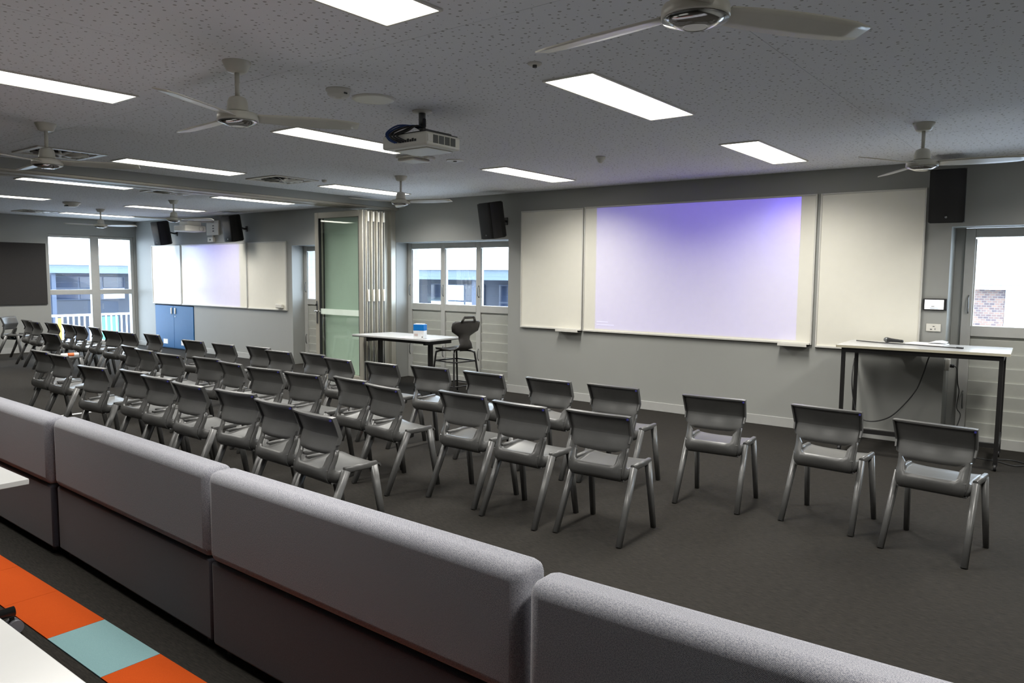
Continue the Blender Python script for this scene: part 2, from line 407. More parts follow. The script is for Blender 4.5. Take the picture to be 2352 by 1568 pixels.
# ------------------------------------------------------------------ folding glass doors
def door_leaf(name, label, y0, x0, x1, th, glazed_handle, pane='door_glass', sm='door_alu'):
    root = sempty(name, label); z0, z1 = .015, 2.505; st = .085
    bx(x0, x0+st, y0, y0+th, z0, z1, bev=.004, seg=1).build('stile', sm, root); bx(x1-st, x1, y0, y0+th, z0, z1, bev=.004, seg=1).build('stile', sm, root)
    bx(x0+st, x1-st, y0, y0+th, z1-.085, z1, bev=.003, seg=1).build('top_rail', 'door_alu', root)
    bx(x0+st, x1-st, y0, y0+th, z0, z0+.12, bev=.003, seg=1).build('bottom_rail', 'door_alu', root)
    bx(x0+st, x0+st+.012, y0+.004, y0+th-.004, z0+.12, z1-.085).build('gasket', 'gasket', root); bx(x1-st-.012, x1-st, y0+.004, y0+th-.004, z0+.12, z1-.085).build('gasket', 'gasket', root)
    bx(x0+st, x1-st, y0+th/2-.004, y0+th/2+.004, z0+.12, z1-.085).build('glass_pane', pane, root)
    bx(x0+st+.013, x1-st-.013, y0+th/2-.0055, y0+th/2-.0045, 1.0, 1.085).build('vision_strip', 'frosted_vinyl', root)
    # meeting edge: recessed dark seal between two metal beads
    bx(x1+.0005, x1+.007, y0+.004, y0+.014, z0, z1).build('edge_bead', 'door_alu', root); bx(x1+.0005, x1+.007, y0+th-.014, y0+th-.004, z0, z1).build('edge_bead', 'door_alu', root)
    bx(x1+.0005, x1+.004, y0+.016, y0+th-.016, z0, z1).build('edge_seal', 'gasket', root)
    if glazed_handle:
        h = bx(x0+.025, x0+.06, y0-.008, y0-.0005, .86, 1.20, bev=.002, seg=1).build('handle_plate', 'grey_metal', root)
        MB().tube([(x0+.04,y0-.008,1.045),(x0+.04,y0-.05,1.045),(x0+.06,y0-.055,1.045),(x0+.17,y0-.055,1.045)], .010, n=8).build('lever', 'chrome', h)
        MB().tube([(x0+.042,y0-.009,1.14),(x0+.042,y0-.022,1.14)], .016, n=12).build('lock_cylinder', 'black_plastic', h)
    else:
        for zc, hh, nm in ((1.30,.085,'hinge_bracket'), (2.42,.07,'top_bracket')):
            bx(x1+.0075, x1+.022, y0+.01, y0+th-.012, zc-hh, zc+hh, bev=.003, seg=1).build(nm, 'white_plastic', root)
    return root
door_leaf('door_1', 'open folding glass door leaf with lever handle and frosted strip', 7.18, -9.31, -8.24, .05, True)
for k in range(4):
    door_leaf('door_%d' % (k+2), ['folded glass door leaf stacked next to the leaf with the lever handle','second folded glass door leaf in the stack','third folded glass door leaf in the stack','folded glass door leaf nearest the jamb post'][k], 7.262+k*.098, -9.31, -8.25, .05, False, 'frosted_vinyl' if k == 0 else 'door_glass')

# ------------------------------------------------------------------ whiteboards
def whiteboard(label, x0, x1, z0, z1, tray=None, group=None):
    root = thing('whiteboard', label, 'whiteboard', ((x0+x1)/2, YF, z0)); w2 = (x1-x0)/2; h = z1-z0
    p = bx(-w2+.012, w2-.012, -.018, -.0015, .012, h-.012).build('panel', 'whiteboard', root)
    fr = .016
    for a in ((-w2,-w2+fr,0,h), (w2-fr,w2,0,h)): bx(a[0], a[1], -.028, -.001, a[2], a[3], bev=.003, seg=1).build('frame_side', 'board_frame', root)
    bx(-w2+fr, w2-fr, -.028, -.001, h-fr, h, bev=.003, seg=1).build('frame_top', 'board_frame', root)
    bx(-w2+fr, w2-fr, -.036, -.001, 0, fr+.006, bev=.003, seg=1).build('frame_bottom', 'board_frame', root)
    if tray:
        MB().prism([(-.10,-.004),(-.004,-.004),(-.004,-.016),(-.098,-.016),(-.10,.008),(-.106,.008),(-.106,-.018),(-.002,-.018)][::1], 0, tray[0]-(x0+x1)/2, tray[1]-(x0+x1)/2).build('pen_tray', 'board_frame', root)
    return root
whiteboard('narrow whiteboard panel beside the tall black speaker and the lit centre board', -6.152, -5.168, .908, 2.455, (-5.52,-5.18))
wc = whiteboard('wide centre whiteboard lit by the violet projected picture above the chairs', -5.155, -2.334, .905, 2.464, (-2.66,-2.36))
whiteboard('whiteboard panel behind the standing table next to the wall tablet', -2.30, -1.332, .885, 2.464, (-1.50,-1.34))
whiteboard('whiteboard panel above the blue cupboard in the far room', -16.08, -14.90, .945, 2.17)
w2c = whiteboard('centre whiteboard of the far room with the violet projected picture', -14.885, -12.55, .945, 2.17)
wb3 = whiteboard('plain whiteboard panel with an eraser box in the far room', -12.535, -11.345, .945, 2.17)
# two lines of faint white lettering at the lower corner of the projected picture
def text_obj(body, size, mt, parent, loc, rot, name, ext=.0004):
    cu = bpy.data.curves.new(name, 'FONT'); cu.body = body; cu.size = size; cu.extrude = ext
    o = bpy.data.objects.new(name, cu); COL.objects.link(o)
    dg = bpy.context.evaluated_depsgraph_get(); me = bpy.data.meshes.new_from_object(o.evaluated_get(dg)); bpy.data.objects.remove(o)
    me.materials.append(MATS[mt]); o = bpy.data.objects.new(name, me); COL.objects.link(o); o.parent = parent; o.location = loc; o.rotation_euler = rot
    return o
for ln, (dx, dz, wd) in enumerate(((0,.125,.16), (0,.088,.25))):
    x0 = -4.95+dx+3.7445
    bx(x0, x0+wd, -.0190, -.0183, dz, dz+.012).build('picture_caption', 'text_white', wc)

# eraser box on the far board
e = thing('eraser_box', 'small white box fixed to the lower corner of the far room whiteboard', 'box', (-11.51, YF-.029, .985)); bx(-.09,.09,-.05,0,0,.075,bev=.008).build('body','white_plastic',e); bx(-.07,.07,-.056,-.0505,.02,.03).build('lip','white_plastic',e)

# ------------------------------------------------------------------ ceiling light panels
def light_panel():
    root = thing('ceiling_light', '', 'ceiling light')
    w_, l_ = .158, .645
    MB().sheet([[(-w_,-l_,-.006),(w_,-l_,-.006)],[(-w_,l_,-.006),(w_,l_,-.006)]], .002).build('diffuser', 'light_diffuser', root)
    for a in ((-w_-.012,-w_,-l_-.012,l_+.012), (w_,w_+.012,-l_-.012,l_+.012), (-w_,w_,-l_-.012,-l_), (-w_,w_,l_,l_+.012)):
        bx(a[0], a[1], a[2], a[3], -.010, -.0005).build('frame', 'white_plastic', root)
    L = bpy.data.lights.new('panel_lamp', 'AREA'); L.shape = 'RECTANGLE'; L.size = 2*w_; L.size_y = 2*l_; L.energy = LAMP; L.spread = math.radians(145); L.color = (1,.975,.92)
    lo = bpy.data.objects.new('panel_lamp', L); COL.objects.link(lo); lo.parent = root; lo.location = (0,0,-.012)
    return root
lp = light_panel(); first = True
LX = (.2, -2.4, -5.0, -7.68, -10.17, -12.83, -15.4)
LAB = {(-2.4,1):'light panel over the sofa between two ceiling fans', (-2.4,2):'light panel beside the small round sensor, past the projector', (-2.4,3):'light panel nearest the right-hand whiteboard and its fan',
 (-5.0,1):'light panel before the first ceiling fan over the sofa', (-5.0,2):'light panel partly behind the hanging projector', (-5.0,3):'light panel in line with the projector, near the left whiteboard',
 (-7.68,2):'light panel between the two square air vents of this room', (-7.68,3):'light panel behind the fan near the folding doors',
 (-10.17,2):'far room light panel running close along the beam', (-10.17,3):'far room light panel by the beam near the glass door', (-12.83,2):'far room light panel next to the round detector', (-12.83,3):'far room light panel crossed by the fan near the wall projector', (-15.4,3):'far room light panel nearest the tall window', (-15.4,2):'far room light panel above the dark pinboard', (.2,1):'light panel past the sofa end, beyond the large fan', (.2,2):'light panel beyond the large fan, over open carpet', (.2,3):'light panel over the louvre window behind the standing table', (-7.68,1):'light panel along the beam over the sofa end', (-10.17,1):'far room light panel along the beam behind the sofa line', (-12.83,1):'far room light panel over the empty far carpet', (-15.4,1):'far room light panel at the pinboard end of the ceiling'}
def used_copy(proto, fl):
    if not fl: fl.append(1); return proto
    return copy_tree(proto)
flL = []
for x_ in LX[1:]+LX[:1]:
    for j, y_ in enumerate((1.735, 4.235, 6.765), 1):
        if (x_,j) in ((-10.17,1),(-12.83,1),(-15.4,1)): continue
        o = used_copy(lp, flL); o.location = (x_, y_, ZC)
        off = {(.2,1):'sofa_end', (.2,2):'open_carpet', (.2,3):'louvre_window', (-7.68,1):'beam_side', (-15.4,2):'pinboard'}.get((x_,j))
        nm = 'ceiling_light_%s_offscreen' % off if off else 'ceiling_light'; o.name = nm
        for q in o.children:
            if q.type == 'LIGHT': q.name = 'panel_lamp_%s_offscreen' % off if off else 'panel_lamp'
        o.location = (x_, y_, ZC); o['group'] = 'recessed ceiling light panels'
        o['label'] = 'long white ' + LAB[(x_,j)]

# ------------------------------------------------------------------ ceiling fans (at rest)
def make_fan():
    root = thing('ceiling_fan', '', 'ceiling fan')
    MB().lathe([(0,0),(.073,0),(.073,-.004),(.052,-.050),(.038,-.057),(0,-.057)], n=28).build('canopy', 'fan_white', root)
    MB().lathe([(.0125,-.055),(.0125,-.185)], n=14).build('downrod', 'fan_white', root)
    mo = MB().lathe([(0,-.176),(.024,-.178),(.043,-.187),(.050,-.205),(.057,-.250),(.057,-.256),(0,-.256)], n=28).build('motor_housing', 'fan_white', root)
    MB().lathe([(.050,-.2565),(.050,-.263)], n=24).build('gap_ring', 'fan_white', mo)
    hb = MB().lathe([(0,-.262),(.080,-.263),(.101,-.267),(.105,-.275),(.106,-.300),(.102,-.308),(.097,-.305),(.080,-.312),(.036,-.326),(.03,-.331),(0,-.332)], n=36).build('hub', 'fan_white', root)
    MB().lathe([(.100,-.3085),(.102,-.311),(.040,-.334),(.036,-.3325)], n=36).build('lower_bowl', 'chrome', hb)
    def blade():
        b_ = MB(); G = []
        for i in range(9):
            r = .10+i*(.63-.10)/8; wd = .050+.018*math.sin(i/8*PI) if i < 8 else .038
            tw = -.2
            G.append([(r, s_*wd, -.285+s_*wd*tw-.003*i/8) for s_ in (-1,-.5,0,.5,1)])
        b_.sheet(G, .005); return b_
    b0 = blade().build('blade', 'fan_white', root); MB().box(.07,.13,-.018,.018,-.283,-.278).build('blade_bracket', 'fan_white', b0)
    for k in range(1,3):
        c = copy_tree(b0, root); c.rotation_euler.z = k*2*PI/3
    return root
FANS = [(-3.65,2.33,'white ceiling fan above the sofa, near the smoke detector'), (-6.32,2.42,'white ceiling fan close to the square vent by the beam'), (-6.29,6.05,'white ceiling fan in front of the folding doors'),
        (-1.05,6.13,'white ceiling fan above the right-hand speaker'), (-1.04,2.26,'large white ceiling fan whose rod is cut by the picture top'), (-11.31,6.08,'far room ceiling fan near the wall projector'), (-13.99,6.18,'far room ceiling fan in front of the tall window')]
fan = make_fan(); flF = []
for fx, fy, lb in FANS:
    o = used_copy(fan, flF); o.location = (fx, fy, ZC); o['label'] = lb; o['group'] = 'white ceiling fans'
    o.rotation_euler.z = math.atan2(fy, fx)+{-1.05:.45,-6.32:.3,-1.04:PI,-3.65:.5}.get(fx,0.)

# ------------------------------------------------------------------ ceiling fittings
def at(o, x, y): o.location = (x, y, ZC); return o
t = thing('smoke_detector', 'white smoke detector beside the round flush speaker', 'smoke detector', (-3.683,3.03,ZC))
MB().lathe([(0,0),(.075,0),(.075,-.012),(.066,-.02),(.066,-.034),(.055,-.044),(.02,-.047),(.02,-.053),(0,-.053)], n=28).build('body','white_plastic',t); bx(.05,.068,-.012,.012,-.035,-.026).build('chamber_slot','vent_dark',t)
t = thing('ceiling_speaker', 'shallow round ceiling speaker beside the smoke detector', 'speaker', (-3.685,3.31,ZC)); MB().lathe([(0,0),(.135,0),(.135,-.006),(.125,-.012),(.11,-.010),(0,-.016)], n=36).build('grille','white_plastic',t)
t = thing('sprinkler_rose', 'tiny round ceiling fitting near the bright light panel', 'sprinkler', (-2.397,3.27,ZC)); MB().lathe([(0,0),(.038,0),(.038,-.006),(.028,-.012),(.018,-.010),(0,-.010)], n=24).build('ring','white_plastic',t); MB().lathe([(.012,-.010),(.012,-.022),(0,-.022)], n=14).build('nozzle','vent_dark',t)
t = thing('motion_sensor', 'small white ceiling motion sensor ahead of the whiteboards', 'sensor', (-3.724,6.13,ZC)); MB().lathe([(0,0),(.045,0),(.042,-.02),(.034,-.028),(.03,-.042),(.018,-.055),(0,-.06)], n=24).build('dome','white_plastic',t)
t = thing('ceiling_rose', 'flat round ceiling disc right of the access point', 'ceiling fitting', (-4.99,5.52,ZC)); MB().lathe([(0,0),(.085,0),(.085,-.004),(.075,-.008),(0,-.008)], n=28).build('disc','white_plastic',t); MB().lathe([(0,-.0082),(.02,-.0082),(.018,-.013),(0,-.014)], n=14).build('led','vent_dark',t)
t = thing('wireless_access_point', 'square white wireless access point behind the projector', 'access point', (-5.16,5.13,ZC)); bx(-.12,.12,-.12,.12,-.022,0,bev=.006).build('back_plate','white_plastic',t); bx(-.11,.11,-.11,.11,-.05,-.0225,bev=.014).build('cover','white_plastic',t); bx(.13,.16,.02,.13,-.03,-.001,bev=.008).build('cable_plug','white_plastic',t)
t = thing('round_detector', 'round white detector at the end of a far room light', 'detector', (-13.05,5.33,ZC)); MB().lathe([(0,0),(.13,0),(.13,-.02),(.10,-.035),(.09,-.06),(.05,-.075),(0,-.078)], n=28).build('body','white_plastic',t); bx(-.05,.05,-.10,-.06,-.07,-.05,bev=.01).build('led_window','vent_dark',t)
t = thing('flush_marker', 'tiny white knob beside the square vent near the beam', 'ceiling fitting', (-7.30,5.78,ZC)); MB().lathe([(0,0),(.03,0),(.028,-.02),(.015,-.03),(0,-.03)], n=16).build('knob','white_plastic',t)

def make_vent():
    root = thing('air_vent', '', 'air vent'); s_ = .30
    for a in ((-s_,s_,-s_,-s_+.055), (-s_,s_,s_-.055,s_), (-s_,-s_+.055,-s_+.055,s_-.055), (s_-.055,s_,-s_+.055,s_-.055)):
        bx(a[0],a[1],a[2],a[3],-.012,-.0005,bev=.004,seg=1).build('frame','white_plastic',root)
    MB().lathe([(0,-.0008),(.243,-.0008),(.243,-.003),(0,-.003)], n=32).build('throat','black_plastic',root)
    n = 16
    for k in range(n):                                                  # radial swirl blades
        a = 2*PI*k/n; c, s2 = math.cos(a), math.sin(a)
        g = [[(r*c-s2*wv, r*s2+c*wv, -.006-dz) for wv, dz in ((-.010,0),(.014,.010))] for r in (.045,.14,.238)]
        MB().sheet(g, .002).build('swirl_blade', 'white_plastic', root)
    MB().lathe([(0,-.003),(.05,-.003),(.05,-.012),(.03,-.02),(0,-.021)], n=20).build('hub','white_plastic',root)
    return root
vt = make_vent(); flV = []
for vx, vy, lb in ((-7.75,3.08,'square swirl air vent behind the fan by the beam'), (-7.68,5.47,'square swirl air vent between two light panels by the beam'), (-10.13,5.43,'far room swirl air vent just past the beam'), (-15.55,5.72,'far room swirl air vent above the dark pinboard')):
    o = used_copy(vt, flV); o.location = (vx,vy,ZC); o['label'] = lb; o['group'] = 'square swirl air vents'

# ------------------------------------------------------------------ hanging projector
pr = thing('projector', 'white projector hanging from the ceiling on a pole with looped cables', 'projector', (-3.63,3.68,0))
zb = 2.425
MB().lathe([(0,0),(.07,0),(.066,-.008),(.03,-.014),(0,-.014)], c=(-.07,.08,ZC), n=24).build('ceiling_plate','white_plastic',pr)
MB().lathe([(.024,0),(.024,-.10)], c=(-.07,.08,ZC-.012), n=16).build('pole','grey_metal',pr)
bx(-.14,.06,0,.15,zb+.105,zb+.125,bev=.004,seg=1).build('mount_bracket','black_metal',pr)
bx(-.19,-.16,-.12,.16,zb+.092,zb+.118,bev=.004,seg=1).build('mount_arm','black_metal',pr); bx(.10,.13,-.12,.16,zb+.092,zb+.118,bev=.004,seg=1).build('mount_arm','black_metal',pr)
body = bx(-.205,.205,-.165,.165,zb,zb+.088,bev=.016,seg=3).build('body','projector_white',pr)
bx(-.15,.15,-.10,.15,zb-.006,zb-.0005,bev=.002,seg=1).build('base_plate','projector_white',body)
bx(-.19,.19,-.15,.15,zb+.0885,zb+.094).build('black_cover','black_plastic',body)
for k in range(4): bx(.2055,.2075,-.10+k*.055,-.10+k*.055+.045,zb+.02,zb+.072).build('vent_grille','vent_dark',body)
bx(.2055,.2075,-.15,-.112,zb+.025,zb+.07).build('speaker_mesh','board_frame',body)
for k in range(7): bx(-.03+k*.022,-.014+k*.022,-.168,-.1655,zb+.03,zb+.045+.006*(k%2)).build('connector','black_plastic',body)
MB().lathe([(0,0),(.035,0),(.038,.01),(.03,.02),(.026,.012),(0,.010)], n=20).xf(Matrix.Translation((-.09,.166,zb+.05))@Matrix.Rotation(-PI/2,4,'X')).build('lens','black_plastic',body)
for i, (cx, hh, rr, mt) in enumerate(((-.10,.12,.006,'cable_blue'), (-.06,.085,.007,'cable_black'), (-.03,.06,.007,'cable_black'), (-.085,.10,.006,'cable_blue'), (.0,.05,.006,'cable_black'))):
    pts = [(-.06+.012*i, .06, zb+.15), (-.08+.01*i, .0, zb+.15+.02), (cx-.02, -.10, zb+.09+hh*.6), (cx-.03, -.19, zb+.06+hh*.35), (cx, -.20, zb+.055), (cx+.03, -.168, zb+.035)]
    fine = []
    for a in range(len(pts)-1):
        p0, p1, p2, p3 = [Vector(pts[max(0,min(len(pts)-1,a+q))]) for q in (-1,0,1,2)]
        for s_ in range(5):
            t_ = s_/5; fine.append(.5*((2*p1)+(p2-p0)*t_+(2*p0-5*p1+4*p2-p3)*t_**2+(3*p1-p0-3*p2+p3)*t_**3))
    fine.append(Vector(pts[-1])); MB().tube(fine, rr, n=6).build('cable', mt, pr)
MB().tube([(-.04,.07,ZC-.06),(-.02,.05,ZC-.11),(-.015,.03,ZC-.15),(-.05,.04,zb+.16)], .012, n=8).build('cable_bundle','cable_black',pr)

# light thrown by the two projectors: the lamp node maps each ray to the board plane, as the slide in the projector does
def projector_lamp(name, loc, rect, dark, yb, e):
    L = bpy.data.lights.new(name, 'POINT'); L.energy = e; L.shadow_soft_size = 0.0; L.use_nodes = True
    t = L.node_tree; em = t.nodes['Emission']
    g = t.nodes.new('ShaderNodeNewGeometry'); sp = t.nodes.new('ShaderNodeSeparateXYZ'); t.links.new(g.outputs['Incoming'], sp.inputs[0])
    def mth(op, a, b_=None, c=None):
        n = t.nodes.new('ShaderNodeMath'); n.operation = op
        for i, v in enumerate((a,b_,c)):
            if v is None: continue
            if isinstance(v, (int,float)): n.inputs[i].default_value = v
            else: t.links.new(v, n.inputs[i])
        return n.outputs[0]
    dx, dy, dz = sp.outputs
    k = mth('DIVIDE', yb-loc[1], mth('MAXIMUM', dy, 1e-4))
    X = mth('ADD', mth('MULTIPLY', dx, k), loc[0]); Z = mth('ADD', mth('MULTIPLY', dz, k), loc[2])
    inside = mth('MULTIPLY', mth('MULTIPLY', mth('GREATER_THAN', X, rect[0]), mth('LESS_THAN', X, rect[1])), mth('MULTIPLY', mth('GREATER_THAN', Z, rect[2]), mth('LESS_THAN', Z, rect[3])))
    inside = mth('MULTIPLY', inside, mth('GREATER_THAN', dy, .01))
    comp = mth('DIVIDE', mth('MULTIPLY', k, k), mth('MAXIMUM', dy, .05))          # the optics spread the slide evenly over the board
    ddx = mth('DIVIDE', mth('SUBTRACT', X, dark[0]), dark[2]); ddz = mth('DIVIDE', mth('SUBTRACT', Z, dark[1]), dark[3])
    d = mth('SQRT', mth('ADD', mth('MULTIPLY', ddx, ddx), mth('MULTIPLY', ddz, ddz)))
    rp = t.nodes.new('ShaderNodeValToRGB'); cr = rp.color_ramp; cr.interpolation = 'EASE'
    cr.elements[0].position = 0; cr.elements[0].color = (.14,.08,1,1); cr.elements[1].position = 1; cr.elements[1].color = (.05,.03,.62,1)
    t.links.new(d, rp.inputs[0]); t.links.new(rp.outputs[0], em.inputs['Color']); t.links.new(mth('MULTIPLY', inside, comp), em.inputs['Strength'])
    o = bpy.data.objects.new(name, L); COL.objects.link(o); o.location = loc
    return o
projector_lamp('projector_beam', (-3.72,3.90,2.475), (-4.976,-2.497,.945,2.445), (-3.45,2.6,1.55,1.35), YF-.018, 28)
projector_lamp('wall_projector_beam', (-13.70,7.925,2.40), (-14.68,-12.79,.965,2.15), (-13.6,2.3,1.3,1.1), YF-.018, 28)

# ------------------------------------------------------------------ wall speakers
def speaker(label, xw, zc, turn, out, tilt):
    root = thing('wall_speaker', label, 'speaker', (xw, YF, zc), 0)
    hw, hh, dp = .142, .238, .27
    piv = Vector((0,-out,0)); Mx = Matrix.Translation(piv)@Matrix.Rotation(turn,4,'Z')@Matrix.Rotation(tilt,4,'X')
    prof = [(-hw,-.5*dp),(hw,-.5*dp),(hw,-.30*dp),(.93*hw,.05*dp),(.72*hw,.32*dp),(.42*hw,.5*dp),(-.42*hw,.5*dp),(-.72*hw,.32*dp),(-.93*hw,.05*dp),(-hw,-.30*dp)]
    m_ = MB().prism(prof, 2, -hh, hh); bmesh.ops.bevel(m_.bm, geom=[e_ for e_ in m_.bm.edges if abs((e_.verts[0].co-e_.verts[1].co).z) < .01], offset=.012, segments=2, affect='EDGES')
    m_.xf(Mx).build('cabinet','black_plastic',root)
    g = MB(); G = []
    for i in range(7):
        x_ = -hw*.97+i*hw*.97/3; G.append([(x_, -.5*dp-.004-.010*(1-(x_/hw)**2), z_) for z_ in (-hh*.97,0,hh*.97)])
    g.sheet(G, .006).xf(Mx).build('grille','speaker_grille',root)
    MB().lathe([(0,0),(.010,0),(.010,.004),(0,.005)], n=14).xf(Mx@Matrix.Translation((0,-.5*dp-.017,-hh*.78))@Matrix.Rotation(PI/2,4,'X')).build('badge','grey_metal',root)
    pe = Mx@Vector((0,.5*dp,0))
    MB().tube([pe, Vector((pe.x*.4, -.06, .0)), Vector((0,-.012,0))], .016, n=10).build('arm','black_metal',root)
    bx(-.03,.03,-.012,-.001,-.05,.05,bev=.003,seg=1).build('wall_plate','black_metal',root)
    return root
speaker('black wall speaker over the right-hand window recess corner', -1.125, 2.355, .06, .235, .10)
speaker('black wall speaker angled beside the narrow whiteboard panel', -6.42, 2.335, -.28, .27, .16)
speaker('far room black wall speaker next to the tall window', -15.05, 2.40, .0, .30, .16)
speaker('far room black wall speaker over the plain whiteboard', -12.55, 2.42, .0, .27, .16)

# wall projector of the far room
p2 = thing('wall_projector', 'white short-throw projector on a wall arm over the far whiteboard', 'projector', (-13.65,YF,0))
bx(-.22,.20,-.035,-.001,2.33,2.61,bev=.006,seg=1).build('wall_plate','white_plastic',p2)
bx(-.16,-.10,-.44,-.036,2.57,2.62,bev=.004,seg=1).build('arm','white_plastic',p2); bx(.0,.06,-.44,-.036,2.57,2.62,bev=.004,seg=1).build('arm','white_plastic',p2)
bd = bx(-.26,.16,-.68,-.26,2.375,2.49,bev=.02,seg=3).build('body','projector_white',p2)
bx(-.20,.10,-.60,-.32,2.4905,2.5695,bev=.012,seg=2).build('mount','projector_white',bd)
MB().lathe([(0,0),(.045,0),(.045,.01),(.03,.014),(0,.014)], n=24).xf(Matrix.Translation((.1605,-.36,2.43))@Matrix.Rotation(PI/2,4,'Y')).build('focus_dial','board_frame',bd)
for k in range(3): bx(.0,.05,-.0385,-.0355,2.40+k*.05,2.42+k*.05).build('cable_port','black_plastic',p2)
t = thing('interface_box', 'small white socket box under the far room wall projector', 'socket', (-13.72,YF,2.20)); bx(-.10,.10,-.05,-.001,0,.095,bev=.006,seg=1).build('box','white_plastic',t); bx(-.02,.02,-.052,-.0505,.03,.06).build('port','black_plastic',t); MB().tube([(.05,-.02,.094),(.05,-.02,.14)],.02,n=8).build('conduit','white_plastic',t)

# ------------------------------------------------------------------ wall tablet and sockets
t = thing('wall_tablet', 'black framed touch screen on the wall beside the whiteboard', 'tablet', (-1.218,YF,1.305)); bx(-.10,.10,-.022,-.001,0,.113,bev=.006).build('case','black_plastic',t); bx(-.085,.075,-.0235,-.0225,.012,.101).build('screen','screen_white',t)
bx(-.03,.0,-.0242,-.0237,.035,.041).build('screen_text','plate_marks',t); bx(-.04,.035,-.0242,-.0237,.018,.024).build('screen_text','sheet_blue',t)
t = thing('power_socket', 'white double power socket under the wall tablet', 'socket', (-1.22,YF,1.105)); bx(-.062,.062,-.012,-.001,0,.072,bev=.004).build('plate','white_plastic',t); bx(-.006,.010,-.0135,-.0125,.045,.051).build('switch','plate_marks',t); bx(-.028,-.010,-.0135,-.0125,.016,.024).build('pin_holes','plate_marks',t); bx(.012,.018,-.0135,-.0125,.016,.03).build('pin_holes','plate_marks',t)
t = thing('reveal_socket', 'white surface socket on the recess reveal with a black plug', 'socket', (-1.114,YF+.07,.735)); bx(0.001,.04,-.045,.045,0,.11,bev=.004).build('box','white_plastic',t)
MB().tube([(.0405,0,.045),(.075,0,.043)],.016,n=10).build('plug','black_plastic',t)
def spline(pts, n=6):
    pts = [Vector(p) for p in pts]; out = []
    for a in range(len(pts)-1):
        p0,p1,p2_,p3 = [pts[max(0,min(len(pts)-1,a+q))] for q in (-1,0,1,2)]
        for s_ in range(n):
            t_ = s_/n; out.append(.5*((2*p1)+(p2_-p0)*t_+(2*p0-5*p1+4*p2_-p3)*t_**2+(3*p1-p0-3*p2_+p3)*t_**3))
    return out+[pts[-1]]
tag(MB().tube(spline([(-1.04,8.214,.778),(-1.015,8.21,.755),(-1.0,8.2,.62),(-.985,8.2,.537),(-.995,8.19,.39),(-.96,8.18,.32),(-.98,8.1,.18),(-.95,7.95,.03),(-.8,7.85,.006),(-.62,7.8,.006),(-.48,7.7,.006),(-.40,7.83,.006),(-.52,7.93,.006),(-.66,7.85,.006)]), .005, n=6).build('flex_cable','cable_black'), 'black flex cable from the reveal socket down to the floor', 'cable')

# ------------------------------------------------------------------ blue cupboard
cb = thing('cupboard', 'blue two-door cupboard set into the far room wall', 'cupboard', (-15.25,YF,0))
wv = .765
bx(-wv,wv,.012,.40,.01,.915).build('body','cupboard_blue',cb)
for s_ in (-1,1):
    x0, x1 = (-wv,-.003) if s_ < 0 else (.003,wv)
    d = bx(x0,x1,-.012,.0115,.03,.912,bev=.003,seg=1).build('door','cupboard_blue',cb)
    hx = s_*.075; bx(hx-.022,hx+.022,-.030,-.0125,.74,.87,bev=.006,seg=1).build('handle','white_plastic',d)
    cx = s_*.36; bx(cx-.09,cx+.09,-.0142,-.0125,.10,.20).build('name_card','paper',d)
MB().tube([(.06,-.0125,.69),(.06,-.02,.69)],.014,n=12).build('key_lock','chrome',cb)

# pinboard and end wall
tag(bx(XL+.062,XL+.085,2.6,6.30,.945,2.16,bev=.004,seg=1).build('pinboard','pinboard'), 'large dark pinboard on the far end wall', 'pinboard')

